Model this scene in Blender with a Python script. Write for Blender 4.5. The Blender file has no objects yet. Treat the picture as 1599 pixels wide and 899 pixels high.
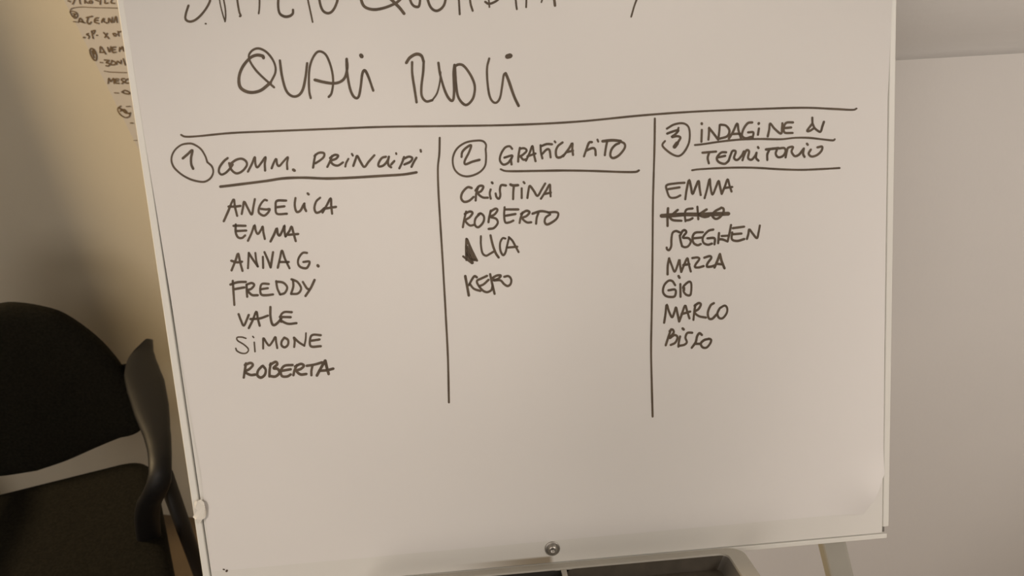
import bpy, bmesh, math, random
from mathutils import Vector, Matrix, noise
random.seed(4)
PI = math.pi
scene = bpy.context.scene
COL = scene.collection

# ------------------------------------------------------------------ frames of reference
F = 1200.0                                   # focal length in pixels of the 1599 x 899 frame
EYE = Vector((0, 0, 1.47))
LEAN = math.radians(22)                      # the flip chart leans back this far
_dv = Vector((.49, 6.97, 1.2)).normalized()  # chart's downward edge, in camera axes (x right, y down, z forward)
_n = Vector((584, 389, F)).cross(Vector((-62.5, 447.5, F)))
_dh = _n.cross(_dv).normalized()
if _dh.x < 0: _dh = -_dh
_nb = _dh.cross(_dv)
if _nb.z > 0: _nb = -_nb
_up = -_dv * math.cos(LEAN) + _nb * math.sin(LEAN)
_Y = _up.cross(_dh)
if _Y.z < 0: _Y = -_Y
R = Matrix((_dh, _Y, _up))                   # camera axes -> world
def ray(x, y): return R @ Vector((x - 799.5, y - 449.5, F))
def on_level(x, y, z):
    r = ray(x, y); return EYE + r * ((z - EYE.z) / r.z)
def on_plane(x, y, p, n):
    r = ray(x, y); return EYE + r * ((p - EYE).dot(n) / r.dot(n))

# ------------------------------------------------------------------ camera
cam = bpy.data.cameras.new('camera'); co = bpy.data.objects.new('camera', cam); COL.objects.link(co)
cx, cy, cz = R @ Vector((1, 0, 0)), R @ Vector((0, -1, 0)), R @ Vector((0, 0, -1))
M = Matrix((cx, cy, cz)).transposed().to_4x4(); M.translation = EYE
co.matrix_world = M
cam.sensor_width = 36; cam.lens = 36 * F / 1599; cam.clip_start = .02
cam.dof.use_dof = True; cam.dof.focus_distance = .76; cam.dof.aperture_fstop = 9
scene.camera = co

# ------------------------------------------------------------------ world, lamps, exposure
w = bpy.data.worlds.new('world'); scene.world = w; w.use_nodes = True
w.node_tree.nodes['Background'].inputs[0].default_value = (1, .86, .68, 1)
w.node_tree.nodes['Background'].inputs[1].default_value = .25
def area(name, loc, target, sx, sy, power, col):
    l = bpy.data.lights.new(name, 'AREA'); l.shape = 'RECTANGLE'; l.size = sx; l.size_y = sy; l.energy = power; l.color = col
    o = bpy.data.objects.new(name, l); COL.objects.link(o); o.location = loc
    o.rotation_euler = (Vector(target) - Vector(loc)).to_track_quat('-Z', 'Y').to_euler(); return o
def spot(name, loc, target, deg, blend, size, power, col):
    l = bpy.data.lights.new(name, 'SPOT'); l.spot_size = math.radians(deg); l.spot_blend = blend; l.shadow_soft_size = size; l.energy = power; l.color = col
    o = bpy.data.objects.new(name, l); COL.objects.link(o); o.location = loc
    o.rotation_euler = (Vector(target) - Vector(loc)).to_track_quat('-Z', 'Y').to_euler(); return o
area('ceiling_light', (-1.0, -1.3, 2.66), (-.3, .9, 1.0), 2.2, 1.6, 27, (1, .91, .81))
area('fill_light', (-1.3, -3.1, 1.0), (-.6, 1.2, .7), 2.2, 1.5, 44, (1, .92, .84))  # unseen fill behind the camera, added to brighten the wall behind the chair
area('ceiling_light', (1.8, -.9, 2.62), (1.1, .9, .6), .8, .8, 44, (1, .92, .85))
spot('fill_spot', (-1.1, -1.2, 2.6), (-.33, .6, 1.02), 22, 1, .06, 112, (1, .87, .76))  # added spots; cones leave the sheet's lower centre dim like a cast shadow
spot('fill_spot', (1.5, -1.2, 2.6), (.74, .82, .76), 30, 1, .06, 215, (1, .88, .80))  # added for the right of the sheet and the right wall
spot('fill_spot', (.1, -.9, 2.6), (.08, .72, 1.32), 22, 1, .06, 62, (1, .88, .77))  # added for the top of the sheet
bulb = bpy.data.lights.new('warm_lamp', 'SPOT'); bulb.spot_size = math.radians(75); bulb.spot_blend = .8; bulb.energy = 240; bulb.color = (1, .74, .42); bulb.shadow_soft_size = .09
bo = bpy.data.objects.new('warm_lamp', bulb); COL.objects.link(bo); bo.location = (-2.15, 1.05, 1.7)
bo.rotation_euler = (Vector((-.45, 1.33, 1.1)) - bo.location).to_track_quat('-Z', 'Y').to_euler()
scene.view_settings.view_transform = 'Standard'; scene.view_settings.look = 'None'
scene.view_settings.gamma = 1; scene.view_settings.use_curve_mapping = False
scene.view_settings.exposure = -.88

# ------------------------------------------------------------------ materials
def srgb(r, g, b):
    f = lambda c: c / 12.92 if c <= .04045 else ((c + .055) / 1.055) ** 2.4
    return (f(r / 255), f(g / 255), f(b / 255), 1)
def mat(name, col, rough=.6, metal=0, var=.06, scale=6, bump=0, bscale=200, spec=.5, sheen=0):
    m = bpy.data.materials.new(name); m.use_nodes = True; t = m.node_tree; b = t.nodes['Principled BSDF']
    b.inputs['Roughness'].default_value = rough; b.inputs['Metallic'].default_value = metal
    b.inputs['Specular IOR Level'].default_value = spec
    if sheen: b.inputs['Sheen Weight'].default_value = sheen
    tc = t.nodes.new('ShaderNodeTexCoord')
    n = t.nodes.new('ShaderNodeTexNoise'); n.inputs['Scale'].default_value = scale; n.inputs['Detail'].default_value = 4
    t.links.new(tc.outputs['Object'], n.inputs['Vector'])
    r = t.nodes.new('ShaderNodeValToRGB')
    r.color_ramp.elements[0].position = .3; r.color_ramp.elements[1].position = .7
    r.color_ramp.elements[0].color = tuple(c * (1 - var) for c in col[:3]) + (1,)
    r.color_ramp.elements[1].color = tuple(min(1, c * (1 + var)) for c in col[:3]) + (1,)
    t.links.new(n.outputs['Fac'], r.inputs['Fac']); t.links.new(r.outputs['Color'], b.inputs['Base Color'])
    if bump:
        n2 = t.nodes.new('ShaderNodeTexNoise'); n2.inputs['Scale'].default_value = bscale; n2.inputs['Detail'].default_value = 3
        t.links.new(tc.outputs['Object'], n2.inputs['Vector'])
        bp = t.nodes.new('ShaderNodeBump'); bp.inputs['Strength'].default_value = bump; bp.inputs['Distance'].default_value = .002
        t.links.new(n2.outputs['Fac'], bp.inputs['Height']); t.links.new(bp.outputs['Normal'], b.inputs['Normal'])
    return m
PAPER = mat('white_paper', (.80, .78, .76, 1), .75, var=.012, scale=5, bump=.04, bscale=60, spec=.2)
BOARD = mat('white_enamel', (.76, .745, .705, 1), .45, var=.015, scale=3)
ALU = mat('white_aluminium_frame', (.78, .77, .72, 1), .4, var=.02)
GROOVE = mat('dark_groove', (.16, .15, .13, 1), .8)
INK = mat('marker_ink', (.115, .085, .058, 1), .6, var=.2, scale=60, spec=.3)
OLDINK = mat('brown_marker_ink', (.14, .09, .045, 1), .7, var=.2, scale=60)
POSTER = mat('greyish_poster_paper', (.60, .57, .55, 1), .8, var=.02)
WALL = mat('cream_wall_paint', (.66, .61, .51, 1), .85, var=.03, scale=2.5, bump=.15, bscale=120, spec=.2)
PANEL = mat('white_wall_paint', (.65, .63, .605, 1), .8, var=.025, scale=2.5, bump=.12, bscale=120, spec=.2)
FLOORM = mat('brown_stone_floor', (.20, .145, .09, 1), .5, var=.12, scale=5)
CEIL = mat('ceiling_paint', (.8, .78, .74, 1), .9)
FABRIC = mat('black_chair_fabric', (.0125, .0113, .0078, 1), .95, var=.35, scale=260, bump=.5, bscale=900, spec=.15)
PLASTIC = mat('black_plastic', (.0085, .0080, .0084, 1), .5, var=.1, spec=.3, bump=.08, bscale=500)
TUBE = mat('black_painted_steel', (.013, .0105, .0095, 1), .5, var=.1)
STEEL = mat('screw_steel', (.50, .48, .45, 1), .40, 1, var=.1, scale=300)
LEGM = mat('grey_painted_tube', (.36, .345, .30, 1), .5, var=.04, scale=20)
TRAYM = mat('grey_tray_plastic', (.46, .435, .38, 1), .5, var=.03)
TRAYIN = mat('dark_tray_lining', (.075, .062, .045, 1), .6, var=.15, scale=60)
TRAYSIDE = mat('grey_tray_wall', (.14, .13, .115, 1), .55, var=.05)
TRAYIN2 = mat('black_tray_lining', (.02, .017, .013, 1), .6, var=.15, scale=60)
SCRAP = mat('torn_paper', (.80, .77, .70, 1), .8, var=.03)
SPECK = mat('brown_speck', (.08, .05, .03, 1), .8)

# ------------------------------------------------------------------ object helpers
def thing(name, label, cat, loc, group=None):
    o = bpy.data.objects.new(name, None); COL.objects.link(o); o.location = loc; o.empty_display_size = .05
    o['label'] = label; o['category'] = cat
    if group: o['group'] = group
    return o
def root_loc(p):
    v = Vector((0, 0, 0))
    while p: v = v + Vector(p.location); p = p.parent
    return v
def obj(name, verts, faces, material, parent=None, smooth=False, label=None, sub=0, bevel=0, kind=None, cat=None, group=None, loc=None):
    me = bpy.data.meshes.new(name)
    base = Vector(loc) if loc is not None else Vector((0, 0, 0))
    off = base + root_loc(parent)
    me.from_pydata([tuple(Vector(v) - off) for v in verts], [], faces)
    bm = bmesh.new(); bm.from_mesh(me); bmesh.ops.recalc_face_normals(bm, faces=bm.faces); bm.to_mesh(me); bm.free()
    me.materials.append(material)
    if smooth:
        for p in me.polygons: p.use_smooth = True
    o = bpy.data.objects.new(name, me); COL.objects.link(o); o.parent = parent; o.location = base
    if bevel:
        b = o.modifiers.new('bevel', 'BEVEL'); b.width = bevel; b.segments = 3; b.limit_method = 'ANGLE'
    if sub:
        s = o.modifiers.new('sub', 'SUBSURF'); s.levels = sub; s.render_levels = sub
    if label: o['label'] = label
    if kind: o['kind'] = kind
    if cat: o['category'] = cat
    if group: o['group'] = group
    return o
BOXF = [(0,1,2,3),(7,6,5,4),(0,4,5,1),(1,5,6,2),(2,6,7,3),(3,7,4,0)]
def prism(poly, back):           # poly: list of world points, back: list moved along a vector
    n = len(poly); vs = list(poly) + list(back)
    fs = [tuple(range(n)), tuple(range(2*n-1, n-1, -1))] + [(i, (i+1) % n, n+(i+1) % n, n+i) for i in range(n)]
    return vs, fs
def tube(pts, rads, seg=14, flat=None, cap=True, frame=None):
    """swept tube; rads is a number, a list, or list of (a, b) half axes; frame: fixed side vector"""
    vs, fs = [], []; n = len(pts); pts = [Vector(p) for p in pts]
    for i, p in enumerate(pts):
        t = (pts[min(i+1, n-1)] - pts[max(i-1, 0)]).normalized()
        ref = frame if frame is not None else (Vector((0, 0, 1)) if abs(t.z) < .9 else Vector((1, 0, 0)))
        a = (ref - t * ref.dot(t)).normalized(); b = t.cross(a)
        r = rads[i] if isinstance(rads, (list, tuple)) else rads
        ra, rb = r if isinstance(r, (list, tuple)) else (r, r)
        for k in range(seg):
            an = 2*PI*k/seg; vs.append(p + a*ra*math.cos(an) + b*rb*math.sin(an))
    for i in range(n-1):
        for k in range(seg):
            k2 = (k+1) % seg; fs.append((i*seg+k, i*seg+k2, (i+1)*seg+k2, (i+1)*seg+k))
    if cap: fs += [tuple(range(seg-1, -1, -1)), tuple((n-1)*seg+k for k in range(seg))]
    return vs, fs
def smooth_path(p, n=8):
    p = [Vector(q) for q in p]
    if len(p) < 3: return p
    out = []; e = [p[0]*2-p[1]] + p + [p[-1]*2-p[-2]]
    for i in range(1, len(e)-2):
        a, b, c, d = e[i-1:i+3]
        for k in range(n):
            t = k/n
            out.append(.5*((2*b) + (c-a)*t + (2*a-5*b+4*c-d)*t*t + (3*b-a-3*c+d)*t**3))
    out.append(p[-1]); return out

# ------------------------------------------------------------------ the room
WALLP = on_level(265, 804, 0); WA = math.radians(-13.5)
WD = Vector((math.cos(WA), math.sin(WA), 0)); WN = Vector((math.sin(WA), -math.cos(WA), 0))   # along the wall, out of the wall
def wallpt(s, z, d=0): return WALLP + WD*s + WN*d + Vector((0, 0, z))
def slab(name, a, b, c, d, back, m):
    P = [Vector(q) for q in (a, b, c, d)]; vs, fs = prism(P, [q + Vector(back) for q in P])
    o = obj(name, vs, fs, m, kind='structure'); return o
H = 2.75
bl, br = wallpt(-2.2, 0), wallpt(3.5, 0)
up = Vector((0, 0, H))
kink = wallpt(1.02, 0); br = Vector((2.6, kink.y, 0))       # the wall turns a little behind the easel
vs, fs = prism([bl, kink, br, br+up, kink+up, bl+up], [q + Vector((0, .12, 0)) for q in (bl, kink, br, br+up, kink+up, bl+up)])
fs = [(0, 1, 4, 5), (1, 2, 3, 4), (6, 11, 10, 7), (7, 10, 9, 8)] + fs[2:]
obj('wall_back', vs, fs, WALL, kind='structure')
pq = [Vector((-1.52, 1.245, 0)), Vector((-1.30, 1.245, 0)), Vector((-1.30, 1.62, 0)), Vector((-1.52, 1.62, 0))]
vs, fs = prism(pq, [q + up for q in pq]); obj('shadow_pier', vs, fs, WALL, kind='structure')  # unseen pier, added so its edge shades the left of the wall
XL, XR, YF = bl.x, br.x, -3.2
slab('wall_left', (XL, YF, 0), bl, bl+up, (XL, YF, H), (-.12, 0, 0), WALL)
slab('wall_right', (XR, YF, 0), br, br+up, (XR, YF, H), (.12, 0, 0), WALL)
slab('wall_front', (XL, YF, 0), (XR, YF, 0), (XR, YF, H), (XL, YF, H), (0, -.12, 0), WALL)
slab('floor', (XL, YF, 0), (XR, YF, 0), br, bl, (0, 0, -.1), FLOORM)
slab('ceiling', (XL, YF, H), (XR, YF, H), br+up, bl+up, (0, 0, .1), CEIL)

# low boxed-in section of wall on the right; its edge shows beside the chart
la, lb = on_level(1400, 94.5, 1.168), on_level(1599, 83, 1.168)
ld = (lb - la).normalized(); a = la - ld*.22; b = la + ld*((XR - la.x)/ld.x)
a.z = b.z = 0; yb = kink.y
vs, fs = prism([a, b, Vector((b.x, yb, 0)), Vector((a.x, yb, 0))], [q + Vector((0, 0, 1.168)) for q in (a, b, Vector((b.x, yb, 0)), Vector((a.x, yb, 0)))])
vs = [v - Vector((0, 0, .10 if v.z > 1 and v.y > a.y + .05 else 0)) for v in vs]      # its top falls away towards the back
obj('wall_low', vs, fs, PANEL, kind='structure', bevel=.0008)
# undercut added above it, shaped so the wall shades darker towards the edge
prof = [(.030*(1-k/14)**2, 1.150 + .105*k/14) for k in range(15)] + [(0, 1.40), (0, H)]
vs = []
for d, z in prof:
    vs += [a + Vector((0, d, z)), b + Vector((0, d, z))]
vs += [Vector((b.x, yb+.02, H)), Vector((a.x, yb+.02, H)), Vector((b.x, yb+.02, 1.150)), Vector((a.x, yb+.02, 1.150))]; n = len(prof)*2
fs = [(2*i, 2*i+1, 2*i+3, 2*i+2) for i in range(len(prof)-1)] + [(n-2, n-1, n, n+1), (n+1, n, n+2, n+3), (n+3, n+2, 1, 0)]
fs += [tuple(range(0, n, 2)) + (n+1, n+3), tuple(range(1, n, 2)) + (n, n+2)]
obj('wall_upper', vs, fs, PANEL, kind='structure', smooth=False)

# ------------------------------------------------------------------ flip chart easel
BR = EYE + ray(1384, 839) / F * (.70 / (1070 / 1200))       # lower right corner of the board
BU = Vector((1, 0, 0)); BDn = (R @ _dv).normalized(); BW = (R @ _nb).normalized()
def B(u, v, w=0): return BR + BU*u + BDn*v + BW*w            # u right, v down, w towards the viewer
def uv(x, y, w=0):
    p = on_plane(x, y, BR + BW*w, BW) - BR
    return p.dot(BU), p.dot(BDn)
uL0, vT0 = uv(180, 0); uL1, _ = uv(320, 899)
uL = (uL0 + uL1) / 2; uR = (uv(1398, 0)[0] + uv(1391, 800)[0]) / 2
VT, VB = -.98, 0.0
base = Vector(((uL+uR)/2 + BR.x, BR.y + .02, 0))
easel = thing('flip_chart_easel', 'white flip chart easel with an enamel board, pale frame and grey tripod legs', 'easel', base)
fw = .0068
def brd(name, u0, u1, v0, v1, w0, w1, m, bev=.0006, parent=easel, label=None):
    q = [(u0, v0), (u1, v0), (u1, v1), (u0, v1)]
    vs, fs = prism([B(a, b, w0) for a, b in q], [B(a, b, w1) for a, b in q])
    return obj(name, vs, fs, m, parent, bevel=bev, label=label)
uBR = uv(1384, 839)[0]
brd('board', uL+fw+.0012, uR-fw-.0002, VT+fw, -.0056, -.016, 0, BOARD)
brd('groove', uL+.003, uR-.003, VT+.003, -.003, -.0165, -.0035, GROOVE, 0)
brd('side_frame', uL, uL+fw, VT, .0, -.018, .0012, ALU, .001)
brd('side_frame', uR-fw+.0006, uR, VT, -.0115, -.018, -.0004, ALU, .001)
brd('bottom_frame', uL+fw, uBR, -.0048, .0, -.018, .0012, ALU, .0006)
brd('top_frame', uL+fw, uR-fw, VT-.001, VT+fw-.001, -.018, .0012, ALU, .0006)
# corner nib where the right frame ends
def add_brown_band():  # brown band with soft edges on the board above the tray
    m = BOARD.copy(); m.name = 'white_enamel_with_brown_band'; t = m.node_tree; b = t.nodes['Principled BSDF']
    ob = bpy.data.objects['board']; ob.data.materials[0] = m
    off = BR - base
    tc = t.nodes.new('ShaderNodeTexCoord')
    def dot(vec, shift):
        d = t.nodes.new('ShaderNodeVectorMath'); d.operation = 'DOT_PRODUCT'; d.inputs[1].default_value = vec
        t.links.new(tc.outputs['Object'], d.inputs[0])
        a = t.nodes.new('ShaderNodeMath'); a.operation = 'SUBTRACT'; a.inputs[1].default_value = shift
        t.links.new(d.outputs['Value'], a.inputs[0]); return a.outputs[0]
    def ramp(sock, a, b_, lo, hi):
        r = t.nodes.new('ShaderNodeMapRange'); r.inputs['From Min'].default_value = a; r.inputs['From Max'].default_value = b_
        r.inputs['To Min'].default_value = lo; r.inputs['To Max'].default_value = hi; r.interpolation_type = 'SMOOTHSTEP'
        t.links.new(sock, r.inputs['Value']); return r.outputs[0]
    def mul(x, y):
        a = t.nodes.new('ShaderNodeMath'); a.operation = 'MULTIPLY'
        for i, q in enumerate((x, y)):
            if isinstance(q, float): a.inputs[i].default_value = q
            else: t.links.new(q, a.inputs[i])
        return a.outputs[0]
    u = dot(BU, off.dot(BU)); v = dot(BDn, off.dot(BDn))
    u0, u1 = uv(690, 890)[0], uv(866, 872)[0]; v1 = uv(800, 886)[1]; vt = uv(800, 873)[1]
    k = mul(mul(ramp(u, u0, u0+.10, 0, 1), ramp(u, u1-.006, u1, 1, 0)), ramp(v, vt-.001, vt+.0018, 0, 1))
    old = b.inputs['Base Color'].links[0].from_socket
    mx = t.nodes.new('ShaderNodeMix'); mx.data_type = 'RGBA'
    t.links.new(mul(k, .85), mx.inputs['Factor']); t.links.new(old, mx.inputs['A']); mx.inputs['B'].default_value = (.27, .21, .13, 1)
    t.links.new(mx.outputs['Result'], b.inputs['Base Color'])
add_brown_band()
# screw with washer and recess
su, sv = uv(862.5, 856)
def disc_prof(prof, name, m, parent, su=su, sv=sv, seg=40):
    vs, fs = [], []
    for r, hgt in prof:
        for k in range(seg): vs.append(B(su + r*math.cos(2*PI*k/seg), sv + r*math.sin(2*PI*k/seg), hgt))
    n = len(prof)
    for i in range(n-1):
        for k in range(seg): fs.append((i*seg+k, i*seg+(k+1) % seg, (i+1)*seg+(k+1) % seg, (i+1)*seg+k))
    fs.append(tuple((n-1)*seg+k for k in range(seg)))
    return obj(name, vs, fs, m, parent, smooth=True)
wa = disc_prof([(.0076, 0), (.0076, .0007), (.0070, .0012), (.0048, .0010)], 'washer', STEEL, easel)
disc_prof([(.0050, .0009), (.0049, .0018), (.0042, .0032), (.0030, .0040), (.0022, .0043), (.0020, .0024), (.0008, .0022)], 'screw_head', STEEL, wa)

# pen tray under the board: a shallow dish with rounded corners
def at(x, y, w): return B(*uv(x, y, w), w)
def tline(x): return 832.5 + (1384 - x) * .0925          # dark joint above the tray, px
def rrect(u0, u1, v0, v1, r, w, n=6):
    out = []
    for cxx, cyy, a0 in ((u1-r, v0+r, -90), (u1-r, v1-r, 0), (u0+r, v1-r, 90), (u0+r, v0+r, 180)):
        for k in range(n+1):
            a = math.radians(a0 + 90*k/n); out.append(B(cxx + r*math.cos(a), cyy + r*math.sin(a), w))
    return out
tv = uv(1000, tline(1000), .002)[1]
tu1 = uv(1161, 858, .01)[0]; tu0 = 2*(base.x - BR.x) - tu1
def rr(u0, u1, w0, w1, r, v, n=6):
    out = []
    for cu, cw, a0 in ((u1-r, w0+r, -90), (u1-r, w1-r, 0), (u0+r, w1-r, 90), (u0+r, w0+r, 180)):
        for k in range(n+1):
            a = math.radians(a0 + 90*k/n); out.append(B(cu + r*math.cos(a), v, cw + r*math.sin(a)))
    return out
WT = .082; si = .0165; wi = .0105
rings = [rr(tu0+.006, tu1-.006, .002, WT-.004, .014, tv+.022), rr(tu0, tu1, .0014, WT, .016, tv), rr(tu0+si, tu1-si, wi, WT-.007, .009, tv), rr(tu0+si+.001, tu1-si-.001, wi+.001, WT-.008, .008, tv+.002)]
n = len(rings[0]); vs = sum(rings, []); fs = []
for ring in range(3):
    for k in range(n): fs.append((ring*n+k, ring*n+(k+1) % n, (ring+1)*n+(k+1) % n, (ring+1)*n+k))
fs.append(tuple(range(n))[::-1])
tray = obj('pen_tray', vs, fs, TRAYM, easel, label='pale grey tray with dark lining')
ub = uv(880.5, 893, .012)[0]; TD = .015
def lining(u0, u1, m, lab, right_end):
    e = .008 if right_end else .001
    top = rr(u0, u1, wi+.001, WT-.008, .008, tv+.0015); bot = rr(u0+.001, u1-e, wi+.003, WT-.012, .006, tv+TD)
    vs = top + bot; fs = [(k, (k+1) % n, n+(k+1) % n, n+k) for k in range(n)] + [tuple(range(n, 2*n))]
    o = obj('tray_lining', vs, fs, m, tray, label=lab)
    if right_end:
        o.data.materials.append(TRAYSIDE)
        for p in o.data.polygons:
            if abs(p.normal.x) > .5 and p.center.x > (u0+u1)/2 + BR.x - base.x: p.material_index = 1
    return o
lining(tu0+si+.001, ub-.0028, TRAYIN2, 'black lining', False)
lining(ub+.0028, tu1-si-.001, TRAYIN, 'dark brown lining', True)
cq = [(ub-.0028, wi), (ub+.0028, wi), (ub+.0028, WT-.008), (ub-.0028, WT-.008)]
vs, fs = prism([B(a, tv+.0012, b) for a, b in cq], [B(a, tv+TD, b) for a, b in cq])
obj('tray_divider', vs, fs, TRAYM, tray, bevel=.0008)
# marker lying in the tray, only its rounded cap shows
mu = uv(857, 893, .014)[0]; mp = B(mu, tv+TD-.0062, wi+.006)
mk = thing('marker', 'dark marker pen lying in the tray under the board', 'marker', mp)
def lathe(p0, ax, prof, m, name, parent, seg=24):
    return obj(name, *tube([p0 + ax*h for h, r in prof], [max(r, .0004) for h, r in prof], seg), m, parent, smooth=True)
CAP = mat('marker_cap_black', (.05, .047, .045, 1), .3)
lathe(mp, BW, [(0, .002), (.0006, .0038), (.002, .0052), (.006, .0058), (.024, .0060)], CAP, 'cap', mk)
lathe(mp, BW, [(.024, .0052), (.025, .0056), (.052, .0056), (.0535, .004)], mat('marker_barrel', (.12, .12, .12, 1), .4), 'barrel', mk)

# legs: two front legs of flat tube behind the board, one rear leg
def leg(p0, p1, name='leg'):
    vs, fs = tube([p0, p1], [(.0125, .0095), (.0125, .0095)], 4, frame=BU)
    a = Vector(p0); b = Vector(p1); t = (b-a).normalized(); s = (BU - t*BU.dot(t)).normalized(); q = t.cross(s)
    c = [s*.0125 + q*.009, s*.0125 - q*.009, -s*.0125 - q*.009, -s*.0125 + q*.009]
    o = obj(name, [a+x for x in c] + [b+x for x in c], BOXF, LEGM, easel, bevel=.003)
    f = obj('foot', [b-t*.03+x*1.18 for x in c] + [b+x*1.18 for x in c], BOXF, PLASTIC, o, bevel=.002)
    f.location = (0, 0, 0)
    return o
lw = -.032
p_a, p_b = B(*uv(1299, 849, lw), lw), B(*uv(1311, 899, lw), lw)
dirl = (p_b - p_a).normalized(); dirl.y = dirl.z * BDn.y / BDn.z
foot = p_a + dirl * (p_a.z / -dirl.z); topl = p_a - dirl*.80
print('LEG', foot, topl)
leg(topl, foot)
mirror = lambda p: Vector((2*base.x - p.x, p.y, p.z))
leg(mirror(topl), mirror(foot))
tc_ = B((uL+uR)/2, VT+.08, -.03); rear_foot = Vector((tc_.x, min(tc_.y + .16, 1.09), 0))
leg(tc_, rear_foot, 'leg')
brd('cross_bar', uL+.05, uR-.05, -.10, -.07, -.026, -.017, LEGM, .001)
brd('cross_bar', uL+.05, uR-.05, VT+.06, VT+.09, -.034, -.017, LEGM, .001)

# ------------------------------------------------------------------ the sheet of paper
def plerp(tab, y):
    for (a, b), (c, d) in zip(tab, tab[1:]):
        if y <= c: return b + (d-b)*(y-a)/(c-a)
    return tab[-1][1]
Ltab = [uv(x, y) for x, y in ((194, 0), (226, 210), (269.5, 475), (315, 740), (323, 820), (330, 893))]
Ltab = [(VT+.03, Ltab[0][0])] + [(v, u) for u, v in Ltab]
Rtab = [(VT+.03, uv(1391, 0)[0])] + [(v, u) for u, v in (uv(1391, 0), uv(1384.5, 150), uv(1381, 400), uv(1379.5, 600), uv(1378.5, 737), uv(1345, 800))]
vbl, vbr = uv(330, 892)[1], uv(1345, 800)[1]
ubl, ubr = uv(330, 892)[0], uv(1345, 800)[0]
cru, crv = uv(1379, 736); crb = uv(1340, 801)
def vbot(u): return vbl + (vbr-vbl)*(u-ubl)/(ubr-ubl)
def lift(u, v):
    # nearly flat at the lower edge, slight waves higher up, a little raised where the corner is turned under
    k = min(1, max(0, (vbot(u) - v)/.12))
    w = .0003 + k*(.0007 + .0006*(1+noise.noise(Vector((u*3.5, v*2.2, 3)))))
    w += k*.0007 * (1 + math.sin(v*9 + u*3)) * max(0, (u-uL)/(uR-uL)-.75)*2
    d = math.hypot(u - cmid[0], v - cmid[1])
    return w + .010*max(0, 1 - d/.055)**2
cmid = uv(1363, 772)
NU, NV = 90, 110
vs, fs = [], []
for j in range(NV+1):
    t = j/NV
    for i in range(NU+1):
        s = i/NU
        v = VT+.03; ug = ubl + (ubr-ubl)*s; v = v + (vbot(ug) - v)*t
        u0, u1 = plerp(Ltab, v), plerp(Rtab, v); u = u0 + (u1-u0)*s
        vs.append(B(u, v, lift(u, v)))
for j in range(NV):
    for i in range(NU): a = j*(NU+1)+i; fs.append((a, a+1, a+NU+2, a+NU+1))
sheet = thing('paper_sheet', 'large white flip chart sheet with handwritten lists in dark marker, hanging on the easel board', 'paper', B((uL+uR)/2, VT+.03, 0))
page = obj('page', vs, fs, PAPER, sheet, smooth=True)
so = page.modifiers.new('thick', 'SOLIDIFY'); so.thickness = .00025; so.offset = -1; so.use_rim = False

# ------------------------------------------------------------------ handwriting
def ribbon(px_strokes, surf, hw):
    """strokes in picture coordinates laid out on a real surface as flat ink"""
    vs, fs = [], []
    for st in px_strokes:
        pts, k = st[0], st[1]
        p = smooth_path([Vector((a, b, 0)) for a, b in pts], 6)
        q = [p[0]]
        for c in p[1:]:
            if (c - q[-1]).length > .6: q.append(c)
        if len(q) < 2: q = [q[0] - Vector((.6, .3, 0)), q[0] + Vector((.6, .3, 0))]
        W = hw * k; n = len(q); b0 = len(vs)
        t0 = (q[1]-q[0]).normalized(); t1 = (q[-1]-q[-2]).normalized()
        rows = []
        for a in (-80, -50, -20): rows.append((q[0] + t0*W*(math.sin(math.radians(a))), t0, W*math.cos(math.radians(a))))
        for i, c in enumerate(q):
            t = (q[min(i+1, n-1)] - q[max(i-1, 0)]).normalized()
            # pen pressure: heavier going down / at turns
            pr = 1 + .13*noise.noise(Vector((c.x*.05, c.y*.05, W))) + .10*(abs(t.x))
            rows.append((c, t, W*pr))
        for a in (20, 50, 80): rows.append((q[-1] + t1*W*(math.sin(math.radians(a))), t1, W*math.cos(math.radians(a))))
        for c, t, ww in rows:
            nn = Vector((-t.y, t.x, 0))
            for sg in (-1, 1):
                e = c + nn*ww*sg; vs.append(surf(e.x, e.y))
        for i in range(len(rows)-1):
            a = b0 + i*2; fs.append((a, a+1, a+3, a+2))
    return vs, fs
def on_sheet(x, y):
    u, v = uv(x, y, .0015); return B(u, v, lift(u, v) + .00022)
VW = {'A': (260, 0, 3.995), 'C': (600, 0, 3.995), 'D': (260, 200, 4.493), 'd': (460, 180, 4.493), 'E': (680, 180, 4.494),
      'F': (680, 340, 5.33), 'G': (320, 380, 4.087), 'H': (1000, 160, 4.569), 'I': (1000, 320, 5.62), 'J': (1000, 420, 5.62),
      'P': (0, 0, 1), 'K': (90, 0, 8.173), 'L': (120, 90, 6.42)}
def conv(v, pts):
    ox, oy, s = VW[v]; return [(ox + a/s, oy + b/s) for a, b in pts]
def word(name, v, strokes, hw=1.75, surf=on_sheet, parent=None, m=INK):
    L = []
    for st in strokes:
        k = 1.0
        if isinstance(st, tuple) and isinstance(st[0], (int, float)) and not isinstance(st[1], (int, float)): k, st = st
        if isinstance(st, tuple): st = [st]
        L.append((conv(v, st), k))
    vs, fs = ribbon(L, surf, hw)
    return obj(name, vs, fs, m, parent or sheet)
HW = 'handwritten_word'
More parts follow.
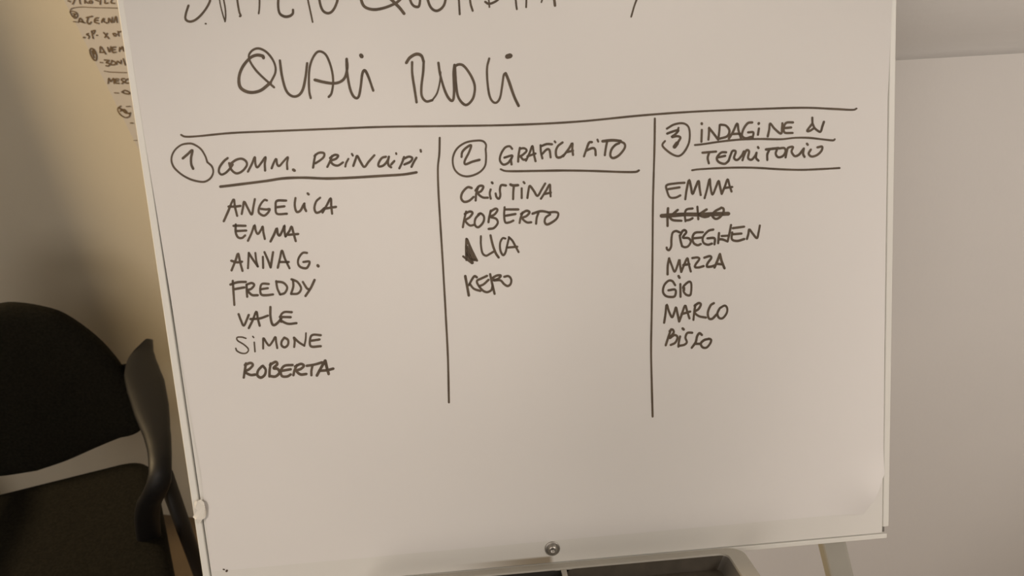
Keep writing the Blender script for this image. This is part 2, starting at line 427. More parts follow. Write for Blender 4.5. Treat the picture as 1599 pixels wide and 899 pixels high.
# top line, cut by the frame
word(HW, 'A', [[(250,-70),(275,-20),(262,30),(222,88),(180,125),(145,135),(120,120),(122,85),(138,35)], (.7,[(243,148),(248,149)]),
    (.6,[(325,-60),(335,20),(352,90),(366,133)]), (.7,[(350,-60),(358,0),(367,50),(370,100),(366,135)]),
    (.9,[(436,-60),(445,20),(455,75),(464,98),(458,102)]), (.8,[(576,-60),(581,0),(580,50),(576,85)]),
    (1.1,[(705,-60),(697,20),(705,80),(735,103),(768,101),(788,85),(790,62)]), (.8,[(875,-50),(885,10),(900,80),(912,138)]),
    (1.1,[(950,-40),(958,20),(975,65),(1005,83),(1035,70),(1060,25),(1068,-20),(1050,-80),(980,-85),(950,-40)])])
word(HW, 'A', [(1.2,[(1260,-110),(1215,-40),(1218,10),(1240,45),(1290,60),(1350,52),(1410,30),(1450,5),(1490,-50),(1440,-120),(1330,-150),(1260,-110)]), (1.4,[(1385,-20),(1425,20),(1455,50),(1482,85)])])
word(HW, 'C', [(1.1,[(155,-70),(160,-10),(175,28),(200,43),(220,30),(228,-70)]), (1.1,[(262,-60),(272,0),(292,48),(325,68),(360,50),(380,10),(382,-60),(320,-110),(262,-60)]),
    (.9,[(462,-60),(467,20),(471,90)]), (.9,[(530,-60),(538,20),(552,68)]), [(630,12),(650,24),(680,17),(715,-8),(730,-50)], (.8,[(648,-50),(656,45)]),
    (.9,[(815,-60),(822,20),(827,58)]), (.9,[(888,-50),(885,45)]), (.7,[(990,-15),(980,15)]), (1.1,[(1055,-50),(1065,36)])])
word('comma', 'C', [(.8,[(1590,-40),(1562,30),(1540,105)])])
# second line, large
word(HW, 'A', [(1.2,[(606,362),(600,350),(565,344),(525,360),(480,410),(455,470),(455,530),(480,562),(530,577),(590,563),(650,515)]), (.85,[(650,515),(680,450),(672,390),(630,330),(580,303),(540,312),(515,345),(523,385),(560,440),(610,490),(672,545)]),
    [(708,378),(720,470),(745,560),(780,598),(820,597),(850,560),(868,480),(878,395)],
    (.9,[(900,612),(890,560),(890,450),(905,380),(935,330),(965,322),(1000,350),(1030,430),(1040,510),(1030,580),(1012,605)]),
    (1.1,[(925,498),(980,512),(1040,520),(1085,510),(1115,480),(1128,420),(1124,368)]), [(1123,380),(1127,450),(1142,540),(1160,590),(1182,612),(1200,600),(1212,540),(1222,460),(1238,440),(1260,480),(1290,565)],
    (1.5,[(1213,345),(1219,353)])], 1.95)
word(HW, 'C', [(1.15,[(138,392),(160,360),(200,338),(232,348),(246,385)]), [(246,385),(243,450),(232,540),(235,600),(262,632),(300,625)], (.7,[(300,625),(330,580),(347,510),(352,450)]),
    [(338,392),(350,470),(380,570),(410,622),(430,622),(436,560),(433,460),(438,405)], [(442,440),(445,412),(475,402),(505,420),(545,480),(565,540),(555,610),(520,652),(490,645),(460,600),(447,520),(442,440),(438,405)],
    [(174,388),(175,460),(190,560),(202,638)], (.9,[(655,365),(642,420),(643,500),(655,590),(675,632),(700,640),(722,610),(735,540),(745,470),(757,457)]), (1.1,[(757,457),(775,500),(810,600),(838,660)]), (1.9,[(768,353),(786,348)])], 1.95)
# ruled lines
word('ruled_line', 'P', [(.95,[(283,210.5),(290,213.3),(310,212.5),(360,207.7),(420,205),(520,201),(600,198),(700,196.7),(800,195),(900,190),(1000,180.3),(1080,174.5),(1160,171),(1250,168.2),(1300,170),(1330,171.5),(1337,169.5)])], 1.6)
word('ruled_line', 'P', [[(686.6,215),(686,240),(683.8,262),(684.5,295),(687,340),(690.8,400),(694,455),(696.5,500),(699.5,560),(701,628)]], 1.6)
word('ruled_line', 'P', [[(1022.5,185),(1022,226),(1020.8,270),(1019.5,320),(1019,380),(1018.6,420),(1017.5,490),(1016.6,545),(1017.4,590),(1019,650)]], 1.6)
word('ruled_line', 'P', [[(344,291.3),(356,290),(384.6,286.4),(416,282.4),(442.5,278.4),(474,277.3),(510,278.6),(549,277.3),(594,274.6),(629,272.4),(650.5,269)]], 1.9)
word('ruled_line', 'E', [(.9,[(458,378),(490,390),(560,392),(700,390),(900,387),(1100,390),(1300,397),(1400,397),(1428,386)])])
word('ruled_line', 'H', [(.85,[(388,303),(440,298),(560,280),(700,265),(850,260),(1000,262),(1100,252),(1200,252),(1300,263),(1370,270),(1385,262)])])
word('ruled_line', 'H', [(.85,[(368,483),(420,476),(560,468),(700,464),(830,466),(1000,476),(1150,480),(1300,474),(1420,467)])])
# circled numbers
word('circled_number', 'D', [(.85,[(287,240),(272,195),(240,145),(190,113),(150,108),(100,120),(55,160),(35,215),(50,270),(100,320),(160,355),(220,373),(270,375),(310,350),(328,310),(320,270),(287,238)]), (1.1,[(115,212),(150,182),(182,155),(173,210),(175,255),(188,285)])])
word('circled_number', 'E', [(.85,[(352,240),(354,205),(330,180),(280,178),(210,192),(150,235),(122,300),(130,370),(170,415),(230,428),(300,405),(345,360),(355,300),(352,235)]), [(183,292),(188,258),(215,228),(250,210),(235,260),(205,320),(212,343),(260,325),(310,312)]])
word('circled_number', 'H', [(.9,[(188,187),(240,157),(300,148),(340,170),(352,220),(345,290),(310,355),(270,382),(220,365),(170,325),(157,300),(175,275)]), [(190,222),(230,207),(272,197),(250,225),(222,247),(260,240),(285,250),(270,280),(245,318)], (.9,[(272,180),(262,215)]), (1.7,[(262,290),(243,316)])])
# headings
word(HW, 'D', [[(430,210),(405,230),(375,270),(368,305),(385,325),(412,316),(440,290),(465,255)], [(440,245),(455,290),(490,317),(530,303),(562,265),(560,235),(530,215),(490,222),(450,250)],
    [(572,305),(600,250),(620,203),(624,250),(638,275),(668,240),(695,203),(690,250),(692,298)], [(738,282),(752,245),(770,215),(776,252),(792,265),(820,235),(852,203),(846,245),(848,287)], (1.2,[(889,291),(899,298)])])
word(HW, 'd', [[(130,367),(138,315),(147,275)], [(140,285),(170,263),(205,265),(206,290),(180,315),(145,337)],
    [(230,362),(250,320),(262,285)], [(248,300),(280,278),(306,283),(290,305),(255,320),(272,345),(305,352),(340,330)],
    (.9,[(378,305),(362,335),(356,360)]), (.9,[(402,270),(409,283)]), [(412,355),(428,310),(440,285),(465,330),(490,362),(520,325),(560,280)],
    [(642,290),(612,300),(590,335),(592,358),(622,352),(650,322),(662,290)], [(662,290),(655,325),(660,350),(678,365)], (.9,[(712,265),(714,272)]),
    [(700,320),(678,345)], [(735,372),(755,330),(768,292)], [(760,308),(800,290),(826,300),(812,325),(770,345)], [(855,297),(835,330),(820,362)], (1,[(884,243),(887,255)])])
word(HW, 'E', [[(538,235),(520,217),(488,227),(460,270),(452,315),(475,345),(508,335),(535,300)], [(483,297),(538,282),(530,310),(534,345)],
    [(592,228),(583,280),(580,325)], [(590,235),(622,231),(640,248),(615,275),(590,290)], [(595,285),(615,310),(640,308)],
    [(635,318),(662,260),(680,215),(690,270),(702,322)], [(645,288),(702,268)], [(737,210),(740,260),(750,302)], [(738,218),(780,202),(818,203)],
    [(748,272),(780,240),(800,245),(808,295)], (.9,[(836,182),(842,190)]), [(892,190),(860,215),(845,250),(850,290),(875,295),(905,275)],
    [(895,288),(935,235),(960,195),(960,235),(965,278)], [(915,260),(965,248)]])
word(HW, 'E', [[(1098,188),(1078,192),(1060,235),(1042,288)], [(1058,248),(1100,230),(1120,240),(1124,280)], (.9,[(1136,170),(1142,185)]),
    (1.2,[(1172,182),(1240,175),(1300,180)]), [(1205,180),(1195,230),(1188,280)], [(1290,182),(1325,198),(1327,230),(1290,278),(1248,300),(1227,282),(1235,240),(1262,208),(1290,195)]])
word(HW, 'H', [[(438,195),(435,280)], (1.1,[(437,148),(438,154)]), [(485,265),(489,220),(490,180)], [(490,182),(525,225),(555,265)], [(555,265),(562,210),(566,160)],
    [(570,158),(610,165),(635,200),(620,240),(565,258)], [(630,258),(660,210),(690,150),(700,200),(718,258)], [(650,225),(712,222)],
    [(798,142),(765,148),(735,190),(725,235),(750,255),(790,245)], [(768,213),(805,213),(800,252)], [(845,185),(838,230)], (1.1,[(845,147),(843,153)]),
    [(908,242),(918,195),(925,150),(955,185),(1002,222),(1010,180),(1012,148)], [(1088,142),(1040,145),(1022,180),(1030,215),(1085,217)], [(1025,183),(1075,178)]])
word(HW, 'H', [[(1225,108),(1226,150)], [(1226,150),(1195,190),(1190,205),(1212,200),(1238,182)], [(1228,152),(1240,180),(1262,200),(1284,208),(1297,170),(1308,137)]])
word(HW, 'H', [[(442,358),(540,350)], [(490,358),(480,395),(488,434)], [(612,355),(575,358),(545,395),(560,425),(600,437),(628,418)], [(550,392),(605,380)],
    [(628,418),(645,370),(658,345),(680,350),(668,395),(690,410),(722,380),(738,348)], [(728,412),(742,370),(758,340),(775,350),(768,395),(792,408),(818,380),(828,358)],
    [(828,358),(825,395),(842,415)], (1,[(838,317),(842,325)]), (1.1,[(895,335),(985,325)]), [(920,335),(905,370),(905,410)],
    [(975,332),(965,365),(982,390),(1015,382),(1035,350),(1025,325),(985,328)], [(1035,392),(1045,345),(1055,322),(1088,317),(1078,350),(1100,382),(1130,372),(1152,345),(1165,328)],
    [(1165,328),(1160,365),(1170,388)], (1,[(1187,293),(1193,302)]), [(1215,335),(1200,365),(1220,385),(1258,375),(1290,345),(1295,315),(1262,320)]])
# first column
word(HW, 'D', [[(402,653),(430,590),(470,500),(480,550),(496,615)], [(435,550),(480,550),(520,545)], [(528,602),(538,550),(545,515),(570,560),(598,606),(610,550),(620,498)],
    [(705,507),(685,505),(655,545),(648,590),(680,613),(706,600),(725,568),(700,570),(662,566)], [(840,508),(775,510),(766,550),(775,600),(845,600)], [(768,555),(828,548)],
    [(905,490),(900,540),(912,585),(938,580),(958,545),(968,528)], [(966,530),(970,560),(980,582)], (1,[(990,457),(998,465)]),
    [(1078,488),(1050,515),(1038,560),(1050,592),(1080,585),(1108,560)], [(1095,592),(1125,540),(1152,492),(1156,545),(1162,600)], [(1110,565),(1150,558),(1190,552)]])
word(HW, 'D', [[(470,685),(510,684),(555,685)], [(486,675),(486,730),(502,765),(530,770),(552,752)], [(488,722),(560,718)],
    [(572,790),(597,735),(618,680),(626,718),(642,742),(665,710),(675,690),(680,730),(690,777)], (1.05,[(730,795),(755,745),(774,702),(780,738),(795,752),(815,715),(828,680),(828,722),(835,760)]),
    (1.05,[(835,760),(862,722),(878,690),(892,740),(907,792)]), [(855,748),(925,742)]])
word(HW, 'G', [[(170,172),(195,110),(212,65),(225,120),(240,175)], [(168,110),(205,120),(238,116)], (.95,[(275,158),(278,100),(280,60)]), [(280,60),(305,100),(338,147)], (.9,[(322,60),(328,110),(338,147)]),
    [(370,85),(372,156)], [(380,55),(400,100),(420,153)], [(420,153),(428,100),(435,55)], [(465,155),(480,90),(492,45),(510,95),(540,158)], [(478,118),(535,118)],
    [(652,60),(625,60),(600,90),(594,125),(610,150),(645,158),(662,140),(666,115),(628,118)], (1.3,[(720,140),(724,145)])], 1.75)
word(HW, 'G', [[(178,238),(182,300),(188,392)], [(162,262),(210,247),(262,245)], [(185,292),(252,280)], [(266,265),(267,300),(270,340)], [(266,262),(298,252),(315,265),(297,288),(275,300),(300,328),(338,330)],
    [(408,258),(365,258),(353,290),(360,325),(392,330),(435,325)], [(356,292),(402,285)], [(455,240),(462,285),(480,325)], [(455,243),(500,250),(525,280),(510,315),(480,325)],
    [(562,232),(564,275),(550,320)], [(552,228),(590,245),(614,285),(595,318),(550,322)], [(625,245),(650,285),(664,292)], (1.05,[(700,232),(675,285),(642,335)])])
word(HW, 'G', [[(215,450),(230,490),(248,524),(268,485),(280,455)], [(280,540),(305,490),(328,435),(338,480),(350,525)], [(290,482),(350,478),(402,460)],
    (1.1,[(418,405),(418,460),(428,510),(445,520),(470,500),(488,478)]), [(555,438),(505,438),(482,465),(488,500)], [(478,468),(548,470)], [(485,492),(530,512),(585,508)]])
word(HW, 'G', [(.65,[(262,605),(235,597),(205,600),(210,620),(250,645),(278,675),(265,698),(235,700),(205,685),(197,668)]), (.7,[(315,630),(320,690)]), (.6,[(305,592),(312,600)]),
    (.95,[(372,670),(372,630),(374,603),(395,635),(412,650),(435,620),(450,596),(455,630),(462,667)]), [(507,600),(490,625),(490,650),(510,662),(530,645),(530,615),(507,600)],
    (.95,[(570,660),(573,625),(568,600)]), (.95,[(568,600),(600,630),(635,652)]), (.8,[(635,652),(643,610),(645,572)]), [(740,585),(692,582),(673,602),(676,655),(740,655)], [(680,620),(732,612)]])
word(HW, 'G', [[(262,765),(255,810),(248,855)], [(255,775),(290,762),(306,775),(285,800),(257,818),(290,838),(322,836)], [(365,782),(340,810),(335,840),(357,855),(382,838),(388,805),(370,780)],
    [(420,765),(413,810),(412,848)], [(415,775),(450,755),(462,770),(438,795),(465,800),(475,825),(450,848),(412,845)], [(560,775),(508,780),(485,812),(492,845),(525,848),(548,835)], [(490,812),(548,802)],
    [(588,775),(572,810),(565,840)], [(575,785),(612,768),(632,780),(612,800),(585,812),(610,835),(648,832)], [(650,780),(700,772),(748,758)], [(688,775),(680,810),(680,840)],
    (1.1,[(715,842),(740,795),(768,747)]), (1.1,[(768,747),(778,790),(790,832)]), [(730,812),(780,808),(820,798)]], 1.95)
# second column
word(HW, 'E', [[(255,510),(225,505),(190,540),(180,580),(200,606),(235,600),(268,572)], [(300,500),(286,550),(282,598)], [(280,528),(308,496),(336,500),(322,530),(298,547),(330,575),(368,578)],
    [(387,520),(381,550),(388,585)], (1,[(395,470),(401,477)]), [(495,492),(462,490),(452,520),(455,560),(445,585),(428,572),(422,548)], (1.1,[(525,485),(545,492),(580,490)]), [(550,492),(546,540),(545,588)],
    [(605,512),(605,580)], (1,[(618,468),(625,476)]), [(645,580),(652,530),(662,495),(690,530),(716,565),(745,520),(770,478)], [(740,585),(775,530),(802,485),(805,530),(808,568)], [(765,552),(810,542)]])
word(HW, 'E', [[(215,675),(202,730),(192,785)], [(205,692),(240,675),(260,685),(240,715),(210,738),(240,772),(272,768)], [(315,688),(282,722),(276,765),(300,785),(335,750),(340,710),(318,688),(300,695)],
    [(388,668),(376,720),(372,750)], [(385,675),(420,655),(435,665),(415,695),(385,712),(425,725),(437,755),(410,790),(373,797)], [(485,645),(482,700),(490,750),(520,750),(547,738)], [(490,660),(582,660)], [(488,705),(562,692)],
    [(612,680),(597,720),(590,755)], [(600,692),(637,670),(660,680),(640,705),(610,722),(640,750),(672,750)], [(680,690),(740,672),(800,682)], [(722,685),(710,720),(706,760)],
    [(790,682),(840,678),(862,690),(850,725),(810,755),(780,765),(766,745),(775,715),(805,695)]])
word(HW, 'F', [(1.2,[(258,175),(255,260),(258,350)]), (1.2,[(262,178),(300,268),(345,355)]), [(230,320),(270,352),(305,378)], (1.3,[(262,240),(290,300),(322,350)]), (1.3,[(264,285),(290,330),(308,374)]), (1.1,[(258,300),(290,345),(335,350)]),
    [(378,152),(378,220),(390,290),(420,315),(455,298),(482,282)], (1.1,[(458,145),(475,220),(500,290),(526,330)]), [(582,172),(558,170),(538,210),(540,270),(562,310),(582,288),(595,235),(612,165)], [(610,160),(640,190),(665,235),(692,285)], [(600,247),(682,240)]], 1.6)
word(HW, 'F', [(1.2,[(248,485),(262,560),(277,645)]), [(345,495),(325,485),(305,510),(278,560)], [(285,548),(320,590),(374,608)], [(430,482),(385,503),(345,525),(360,565),(395,605),(430,618),(465,600),(475,565)], [(362,568),(400,553),(442,515)],
    [(455,468),(470,540),(492,632)], [(475,500),(510,480),(545,480),(520,508),(480,518)], [(485,520),(540,520),(570,550),(600,567),(625,550),(630,512),(608,485),(572,490)]], 1.75)
# third column
word(HW, 'H', [(.95,[(315,572),(250,577),(187,590),(190,630),(210,675),(250,678),(285,662)]), (.95,[(197,618),(280,605)]), [(320,690),(330,620),(347,552),(360,600),(372,652),(395,600),(415,560),(422,610),(430,660)],
    [(458,682),(475,620),(494,543),(500,600),(514,657),(540,600),(558,560),(568,600),(580,652)], [(580,652),(602,600),(622,548),(635,590),(650,635)], [(597,610),(655,602)]])
word(HW, 'I', [(1.1,[(242,28),(238,100),(238,183)]), [(328,42),(290,75),(255,102)], [(255,105),(285,132),(360,138)], [(458,30),(405,40),(390,80),(395,142)], [(395,135),(430,130),(458,115)], [(500,15),(508,125)], [(582,38),(540,65),(515,85),(560,105),(600,98)],
    [(700,30),(655,55),(630,90),(655,120),(690,112),(725,72),(730,35),(708,22)], (1.7,[(185,95),(300,88),(400,82),(500,83),(650,80),(772,76)])])
word(HW, 'I', [[(345,240),(312,228),(282,245),(272,300),(270,360),(252,395),(233,387),(230,370)], [(345,265),(352,310),(365,360)], [(352,262),(368,230),(388,220),(402,240),(372,285),(420,290),(442,320),(420,360),(390,370),(365,360)],
    [(548,238),(482,243),(458,280),(465,330),(500,352),(530,342)], [(465,292),(538,285)], [(640,215),(595,228),(550,280),(552,328),(590,348),(628,338)], [(588,292),(650,292),(650,345)],
    [(690,245),(682,335)], (1,[(690,300),(722,302),(765,320)]), [(765,320),(782,245),(795,175)], (.9,[(712,272),(780,268)]), [(805,240),(803,300),(850,315),(912,298)], [(810,203),(910,190)], [(805,257),(887,250)],
    [(935,298),(948,250),(955,213),(985,250),(1022,290),(1037,240),(1048,180)]])
word(HW, 'I', [(1.1,[(238,608),(240,530),(252,468)]), [(252,468),(275,530),(300,585),(325,530),(342,478),(348,530),(358,587)], [(358,587),(385,520),(412,467),(425,520),(442,583)], [(375,527),(430,518)],
    [(455,465),(500,460),(517,475),(485,520),(480,545),(515,547),(555,535)], [(560,462),(608,448),(622,465),(590,510),(585,540),(620,540),(650,530)], (1.1,[(650,548),(675,490),(698,430)]), (1.1,[(698,430),(712,490),(738,555)]), [(665,515),(720,520)]])
word(HW, 'I', [[(305,703),(280,667),(245,665),(208,705),(198,760),(220,795),(260,806),(302,798),(306,743),(245,748)], [(350,693),(352,805)], (1.1,[(334,622),(343,638)]), [(385,745),(374,722),(400,690),(430,672),(446,690),(446,750),(436,790),(402,787),(378,755),(385,728)]])
word(HW, 'J', [[(208,470),(220,390),(230,310),(250,370),(278,422),(300,370),(312,335),(325,390),(340,460)], [(340,460),(365,390),(392,320),(410,370),(430,432)], [(360,395),(437,372)],
    [(482,312),(472,380),(465,445)], [(475,322),(510,298),(530,310),(510,350),(475,377),(512,412),(575,425)], [(645,298),(615,320),(592,380),(600,430),(630,435),(668,398)], [(695,345),(675,390),(690,427),(722,430),(755,390),(762,345),(740,320),(700,340)]])
word(HW, 'J', [[(268,528),(245,595),(222,668)], [(255,545),(278,528),(292,555),(255,602)], [(258,605),(300,578),(325,598),(305,645),(265,665)], [(348,590),(337,640),(333,680)], (1.1,[(370,520),(380,530)]),
    [(455,558),(412,560),(395,600),(407,640),(385,663),(342,672)], [(540,578),(518,562),(497,590),(485,640),(450,690)], [(480,655),(522,655)], [(600,612),(560,622),(530,652),(545,685),(580,688),(612,652),(620,620),(598,610)]])
# specks on the lower left margin
word('speck', 'P', [(1.3, [(353.5,891.5),(354.5,890.5)]), (.8, [(348.5,888.6),(350.5,889)])], 1.2, surf=lambda x, y: B(*uv(x, y, .0004), .0004), parent=easel, m=SPECK)

# scrap of torn paper caught on the left edge of the board
sp = [(303,781),(308,782),(313,779.5),(318.5,784),(320,792),(322,800),(320.5,808),(316,811),(311,818.5),(307,814),(305.5,811),(301,807),(303,803),(304.5,795),(303.2,788)]
f_, b_ = [], []
for i, (x, y) in enumerate(sp):
    h = .0050 + .0012*math.sin(i*2.1); f_.append(B(*uv(x, y, h), h)); b_.append(B(*uv(x, y, h), h-.0004))
cen = B(*uv(312, 798, .0042), .0042)
vs = f_ + b_ + [cen]; n = len(f_); fs = [(i, (i+1) % n, 2*n) for i in range(n)] + [tuple(range(2*n-1, n-1, -1))] + [(i, n+i, n+(i+1) % n, (i+1) % n) for i in range(n)]
obj('paper_scrap', vs, fs, SCRAP, None, label='small torn scrap of white paper stuck over the left edge of the board', cat='paper scrap', loc=cen)

# ------------------------------------------------------------------ old poster on the back wall
def on_wall(x, y, d=.0022):
    return on_plane(x, y, WALLP + WN*d, WN)
a, b = on_wall(98, -4), on_wall(219, 238)
e = (b - a).normalized(); perp = (WD - e*WD.dot(e)).normalized()
tl = a - e*.72
pts = [tl, tl + perp*.62, b + perp*.62, b]
N = 14; vs, fs = [], []
for j in range(N+1):
    for i in range(N+1):
        p = pts[0]*(1-i/N)*(1-j/N) + pts[1]*(i/N)*(1-j/N) + pts[2]*(i/N)*(j/N) + pts[3]*(1-i/N)*(j/N)
        vs.append(p)
for j in range(N):
    for i in range(N): q = j*(N+1)+i; fs.append((q, q+1, q+N+2, q+N+1))
poster = thing('poster', 'greyish sheet of handwritten notes stuck to the wall behind the easel, tilted', 'poster', pts[3])
pg = obj('page', vs, fs, POSTER, poster)
so = pg.modifiers.new('thick', 'SOLIDIFY'); so.thickness = .0004; so.offset = 0
pw = lambda x, y: on_wall(x, y, .0030)
def note(v, st, hw=1.0): word(HW, v, st, hw, surf=pw, parent=poster, m=OLDINK)
note('K', [[(130,10),(160,22)], [(215,0),(190,52)], [(275,-10),(287,48)], [(345,-10),(345,40)], [(345,10),(385,42)], [(400,20),(425,8),(440,32),(412,42),(400,20)], [(475,-5),(520,15)], [(545,5),(540,55)], [(600,5),(602,42),(640,38)], [(690,-5),(680,35),(725,42)]])
word('ruled_line', 'K', [(.6,[(155,150),(180,108),(300,90),(450,96),(760,103)])], 1, surf=pw, parent=poster, m=OLDINK)
note('K', [(.8,[(155,150),(200,145),(245,170),(250,210),(220,235),(180,200),(155,155)]), [(190,172),(228,180),(200,200),(228,215)]])
note('K', [(.8,[(200,275),(240,280)]), [(262,285),(285,232),(330,290)], [(278,272),(345,292)], [(365,225),(440,207)], (1.1,[(385,230),(375,280),(400,307),(425,282)]), [(515,228),(480,235),(468,280),(520,298)], [(475,262),(510,258)],
    [(558,285),(572,245),(595,238),(582,268),(625,295)], [(645,290),(650,230),(688,288),(695,220)], [(715,285),(740,210),(757,285)]])
note('K', [(1.3,[(330,478),(342,478)]), [(392,428),(365,440),(402,462),(392,490)], [(430,395),(450,490)], [(430,400),(475,388),(455,432)], (1.1,[(495,450),(505,450)])])
note('K', [[(585,415),(652,492)], [(630,425),(600,478)]])
note('K', [[(705,428),(725,462),(748,440),(722,425),(700,432)]])
note('K', [[(768,400),(778,458)], [(778,410),(810,400)]])
note('K', [(1.1,[(408,640),(430,618),(470,645),(495,720),(485,770),(450,752),(418,690),(408,640)]), [(435,650),(465,735)], (.8,[(450,640),(470,690)])])
note('K', [[(540,670),(545,595),(612,690)], [(535,668),(590,668)], [(635,605),(660,665),(677,595)], [(738,600),(695,610),(700,667),(742,665)], [(700,637),(732,632)], [(785,655),(790,600),(805,632),(825,592),(838,650)]])
note('K', [(.8,[(540,795),(575,800)]), [(595,765),(655,772),(615,800),(662,812),(645,842),(615,838)], [(690,770),(680,822),(722,825),(737,800),(690,770)], [(750,822),(760,778),(805,812),(808,770)], [(835,750),(862,830)]])
word('ruled_line', 'L', [(.6,[(272,135),(350,145),(500,150)])], 1, surf=pw, parent=poster, m=OLDINK)
note('L', [[(312,258),(318,205),(340,240),(365,205),(372,258)], [(418,215),(387,215),(385,252),(422,257)], [(388,234),(414,232)], [(477,210),(447,213),(450,230),(472,242),(450,260)], [(515,213),(490,225),(487,252),(520,255)]])
note('L', [(.7,[(375,352),(418,355)]), [(450,345),(480,328),(520,345),(528,362),(485,360),(450,345)]])
note('L', [(.9,[(440,485),(412,505),(412,535),(445,580),(490,600),(525,588),(535,550)]), (1.2,[(425,505),(460,528),(485,552),(525,560)]), (1.1,[(435,535),(470,520),(500,545)]), (.7,[(495,490),(535,488)]), (.8,[(535,655),(562,655)]), (.5,[(570,830),(605,828)])])

# ------------------------------------------------------------------ chair
ca = math.radians(15)
cr = Vector((math.cos(ca), math.sin(ca), 0)); cf = Vector((math.sin(ca), -math.cos(ca), 0)); Z = Vector((0, 0, 1))
P0 = Vector((-.72, 1.13, .50)); axis = -.128
back_c = P0 + cr*axis
seat_c = Vector((back_c.x, back_c.y, 0)) + cf*.20
chair = thing('chair', 'black upholstered visitor chair with plastic armrests against the wall', 'chair', seat_c)
tl_ = math.radians(12); bup = Z*math.cos(tl_) - cf*math.sin(tl_); bn = cr.cross(bup)
if bn.dot(cf) < 0: bn = -bn
half = [(0, .303), (.03, .302), (.055, .299), (.091, .285), (.126, .262), (.163, .212), (.184, .165), (.194, .125), (.199, .085), (.198, .045), (.190, .020), (.172, .011), (.150, .010), (.105, .000), (.05, -.013), (0, -.019)]
half = [(p.x, p.y) for p in smooth_path([Vector((a_, b_, 0)) for a_, b_ in half], 4)]
outl = half + [(-s, u) for s, u in reversed(half[1:-1])]
def pillow(outline, c, ex, ey, en, thick, rings=((1, 0), (1.0, .35), (.985, .62), (.95, .85), (.88, .97), (.6, 1), (0, 1)), cen=None, dome=0):
    cen = cen or (0, sum(p[1] for p in outline)/len(outline)); n = len(outline)
    vs, fs = [], []
    prof = [(k, -t) for k, t in reversed(rings[1:])] + [(k, t) for k, t in rings]
    prof = prof[1:-1]
    for k, t in prof:
        for s, u in outline:
            ss, uu = cen[0] + (s-cen[0])*k, cen[1] + (u-cen[1])*k
            vs.append(c + ex*ss + ey*uu + en*(t*thick + dome*ss*ss))
    m = len(prof)
    for i in range(m-1):
        for k in range(n): fs.append((i*n+k, i*n+(k+1) % n, (i+1)*n+(k+1) % n, (i+1)*n+k))
    fs.append(tuple(range(n))[::-1]); fs.append(tuple((m-1)*n+k for k in range(n)))
    return vs, fs
vs, fs = pillow(outl, back_c, cr, bup, bn, .018, dome=.35)
obj('backrest', vs, fs, FABRIC, chair, smooth=True)
# seat cushion, edge traced by the back line at 0.47 m
sb = seat_c + Z*.445
seat_out = []
hw_, fr, bk = .235, .225, -.225
def sround(rx0, rx1, ry0, ry1, rs):
    out = []
    for (cx_, cy_, a0, r) in ((rx1, ry0, -90, rs), (rx1, ry1, 0, rs), (rx0, ry1, 90, rs), (rx0, ry0, 180, rs)):
        sx = -1 if cx_ == rx1 else 1; sy = 1 if cy_ == ry0 else -1
        for k in range(9):
            a = math.radians(a0 + 90*k/8); out.append((cx_ + sx*r + r*math.cos(a), cy_ + sy*r + r*math.sin(a)))
    return out
SO = sround(-.2, .2, -.176, .245, .052)
SO = [(a_*(1 + (1.25 if b_ > 0 else .1)*b_), b_) for a_, b_ in SO]
vs, fs = pillow(SO, sb, cr, cf, Z, .026, cen=(0, 0))
obj('seat', vs, fs, FABRIC, chair, smooth=True)
vs, fs = pillow([(s*.96, u*.96) for s, u in SO], sb - Z*.036, cr, cf, Z, .012, cen=(0, 0))
obj('seat_shell', vs, fs, PLASTIC, chair, smooth=True)
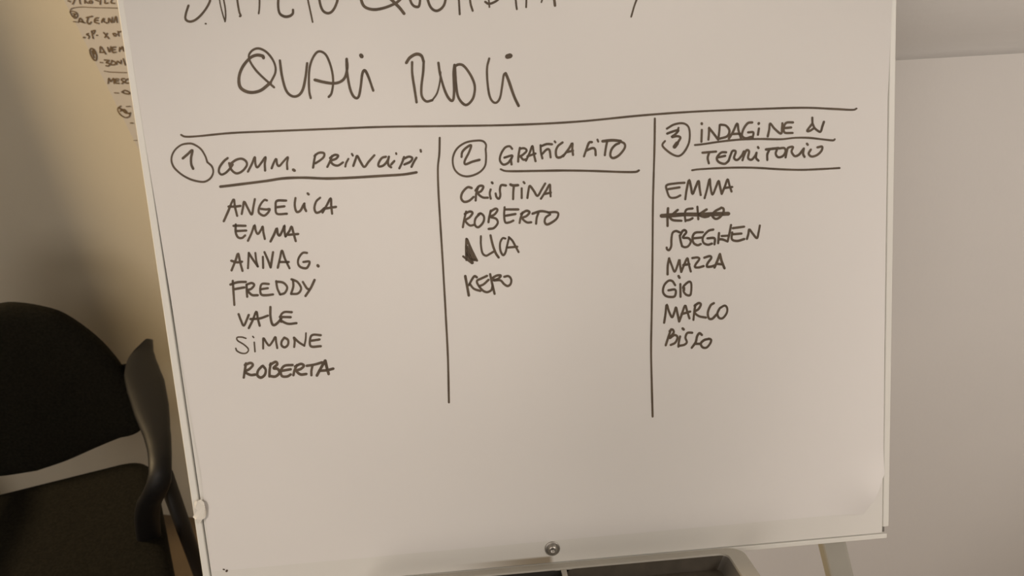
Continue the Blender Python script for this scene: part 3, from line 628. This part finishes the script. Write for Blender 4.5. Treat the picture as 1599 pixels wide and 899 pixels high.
# armrest, built for the chair's left side (nearest the easel) and mirrored
def L3(p):
    d = Vector(p) - seat_c; return (d.dot(cr), d.dot(cf), p.z)
def W3(s, f, z, sg): return seat_c + cr*(s*sg) + cf*f + Z*z
armpx = [((237, 531), .663, .0025), ((229, 541), .666, .012), ((221, 557), .668, .0225), ((221, 578), .670, .0285), ((228, 603), .672, .0300), ((237, 640), .672, .0265), ((245, 675), .671, .0200), ((249, 700), .668, .0175), ((250, 725), .662, .0165), ((249, 748), .648, .0165), ((242, 768), .622, .0175), ((233, 785), .585, .0185), ((230, 806), .54, .019), ((232, 834), .475, .019), ((237, 856), .43, .019)]
arm = [(L3(on_level(x, y, z)), r) for (x, y), z, r in armpx]
print('ARM', [[round(c, 3) for c in a[0]] for a in arm])
for sg in (1, -1):
    ctr = [W3(*a[0], sg) for a in arm]; P = smooth_path(ctr, 5)
    rr = []
    for i in range(len(P)):
        t = i/5; k = int(min(t, len(arm)-2)); ff = min(t-k, 1); r = arm[k][1]*(1-ff) + arm[k+1][1]*ff
        rr.append((r, .011))
    rr[0] = (.0025, .002); rr[1] = (rr[1][0], .005); rr[2] = (rr[2][0], .008)
    obj('armrest', *tube(P, rr, 18, frame=cr*sg), PLASTIC, chair, smooth=True)
for sg in (1, -1):
    s0 = W3(arm[3][0][0], arm[3][0][1], arm[3][0][2] - .012, sg)
    s1 = back_c + cr*(.165*sg) + bup*.12 - bn*.022
    obj('back_bracket', *tube(smooth_path([s0, (s0+s1)/2 - cf*.012, s1]), [(.016, .005)]*17, 12, frame=bup), PLASTIC, chair, smooth=True)
# legs: two side frames of tube rising to carry the arms
lp_top = L3(on_level(257, 740, .615)); lp_bot = L3(on_level(314, 899, .23))
print('LEGC', lp_top, lp_bot)
for sg in (1, -1):
    a = W3(*lp_top, sg); b = W3(*lp_bot, sg); t = (b-a).normalized(); ft = a + t*(a.z/-t.z)
    l1 = obj('leg', *tube([a, b, ft + Z*.004], .0125, 14), TUBE, chair, smooth=True)
    obj('rubber_foot', *tube([ft + Z*.0, ft + Z*.025], .0135, 14), PLASTIC, l1, smooth=True)
    r0 = W3(.10, -.13, .42, sg); r1 = W3(.10, -.16, 0, sg)
    l2 = obj('leg', *tube([r0, r1 + Z*.004], .0105, 14), TUBE, chair, smooth=True)
    obj('rubber_foot', *tube([r1, r1 + Z*.025], .0135, 14), PLASTIC, l2, smooth=True)
    q = a + t*((a.z-.10)/-t.z); rl = r0 + (r1-r0)*.76
    obj('side_rail', *tube([q, rl], .0095, 12), TUBE, chair, smooth=True)
q0, q1 = W3(-.2, .10, .405, 1), W3(.2, .10, .405, 1)
obj('cross_rail', *tube([W3(-.105, -.13, .405, 1), W3(.105, -.13, .405, 1)], .0095, 12), TUBE, chair, smooth=True)
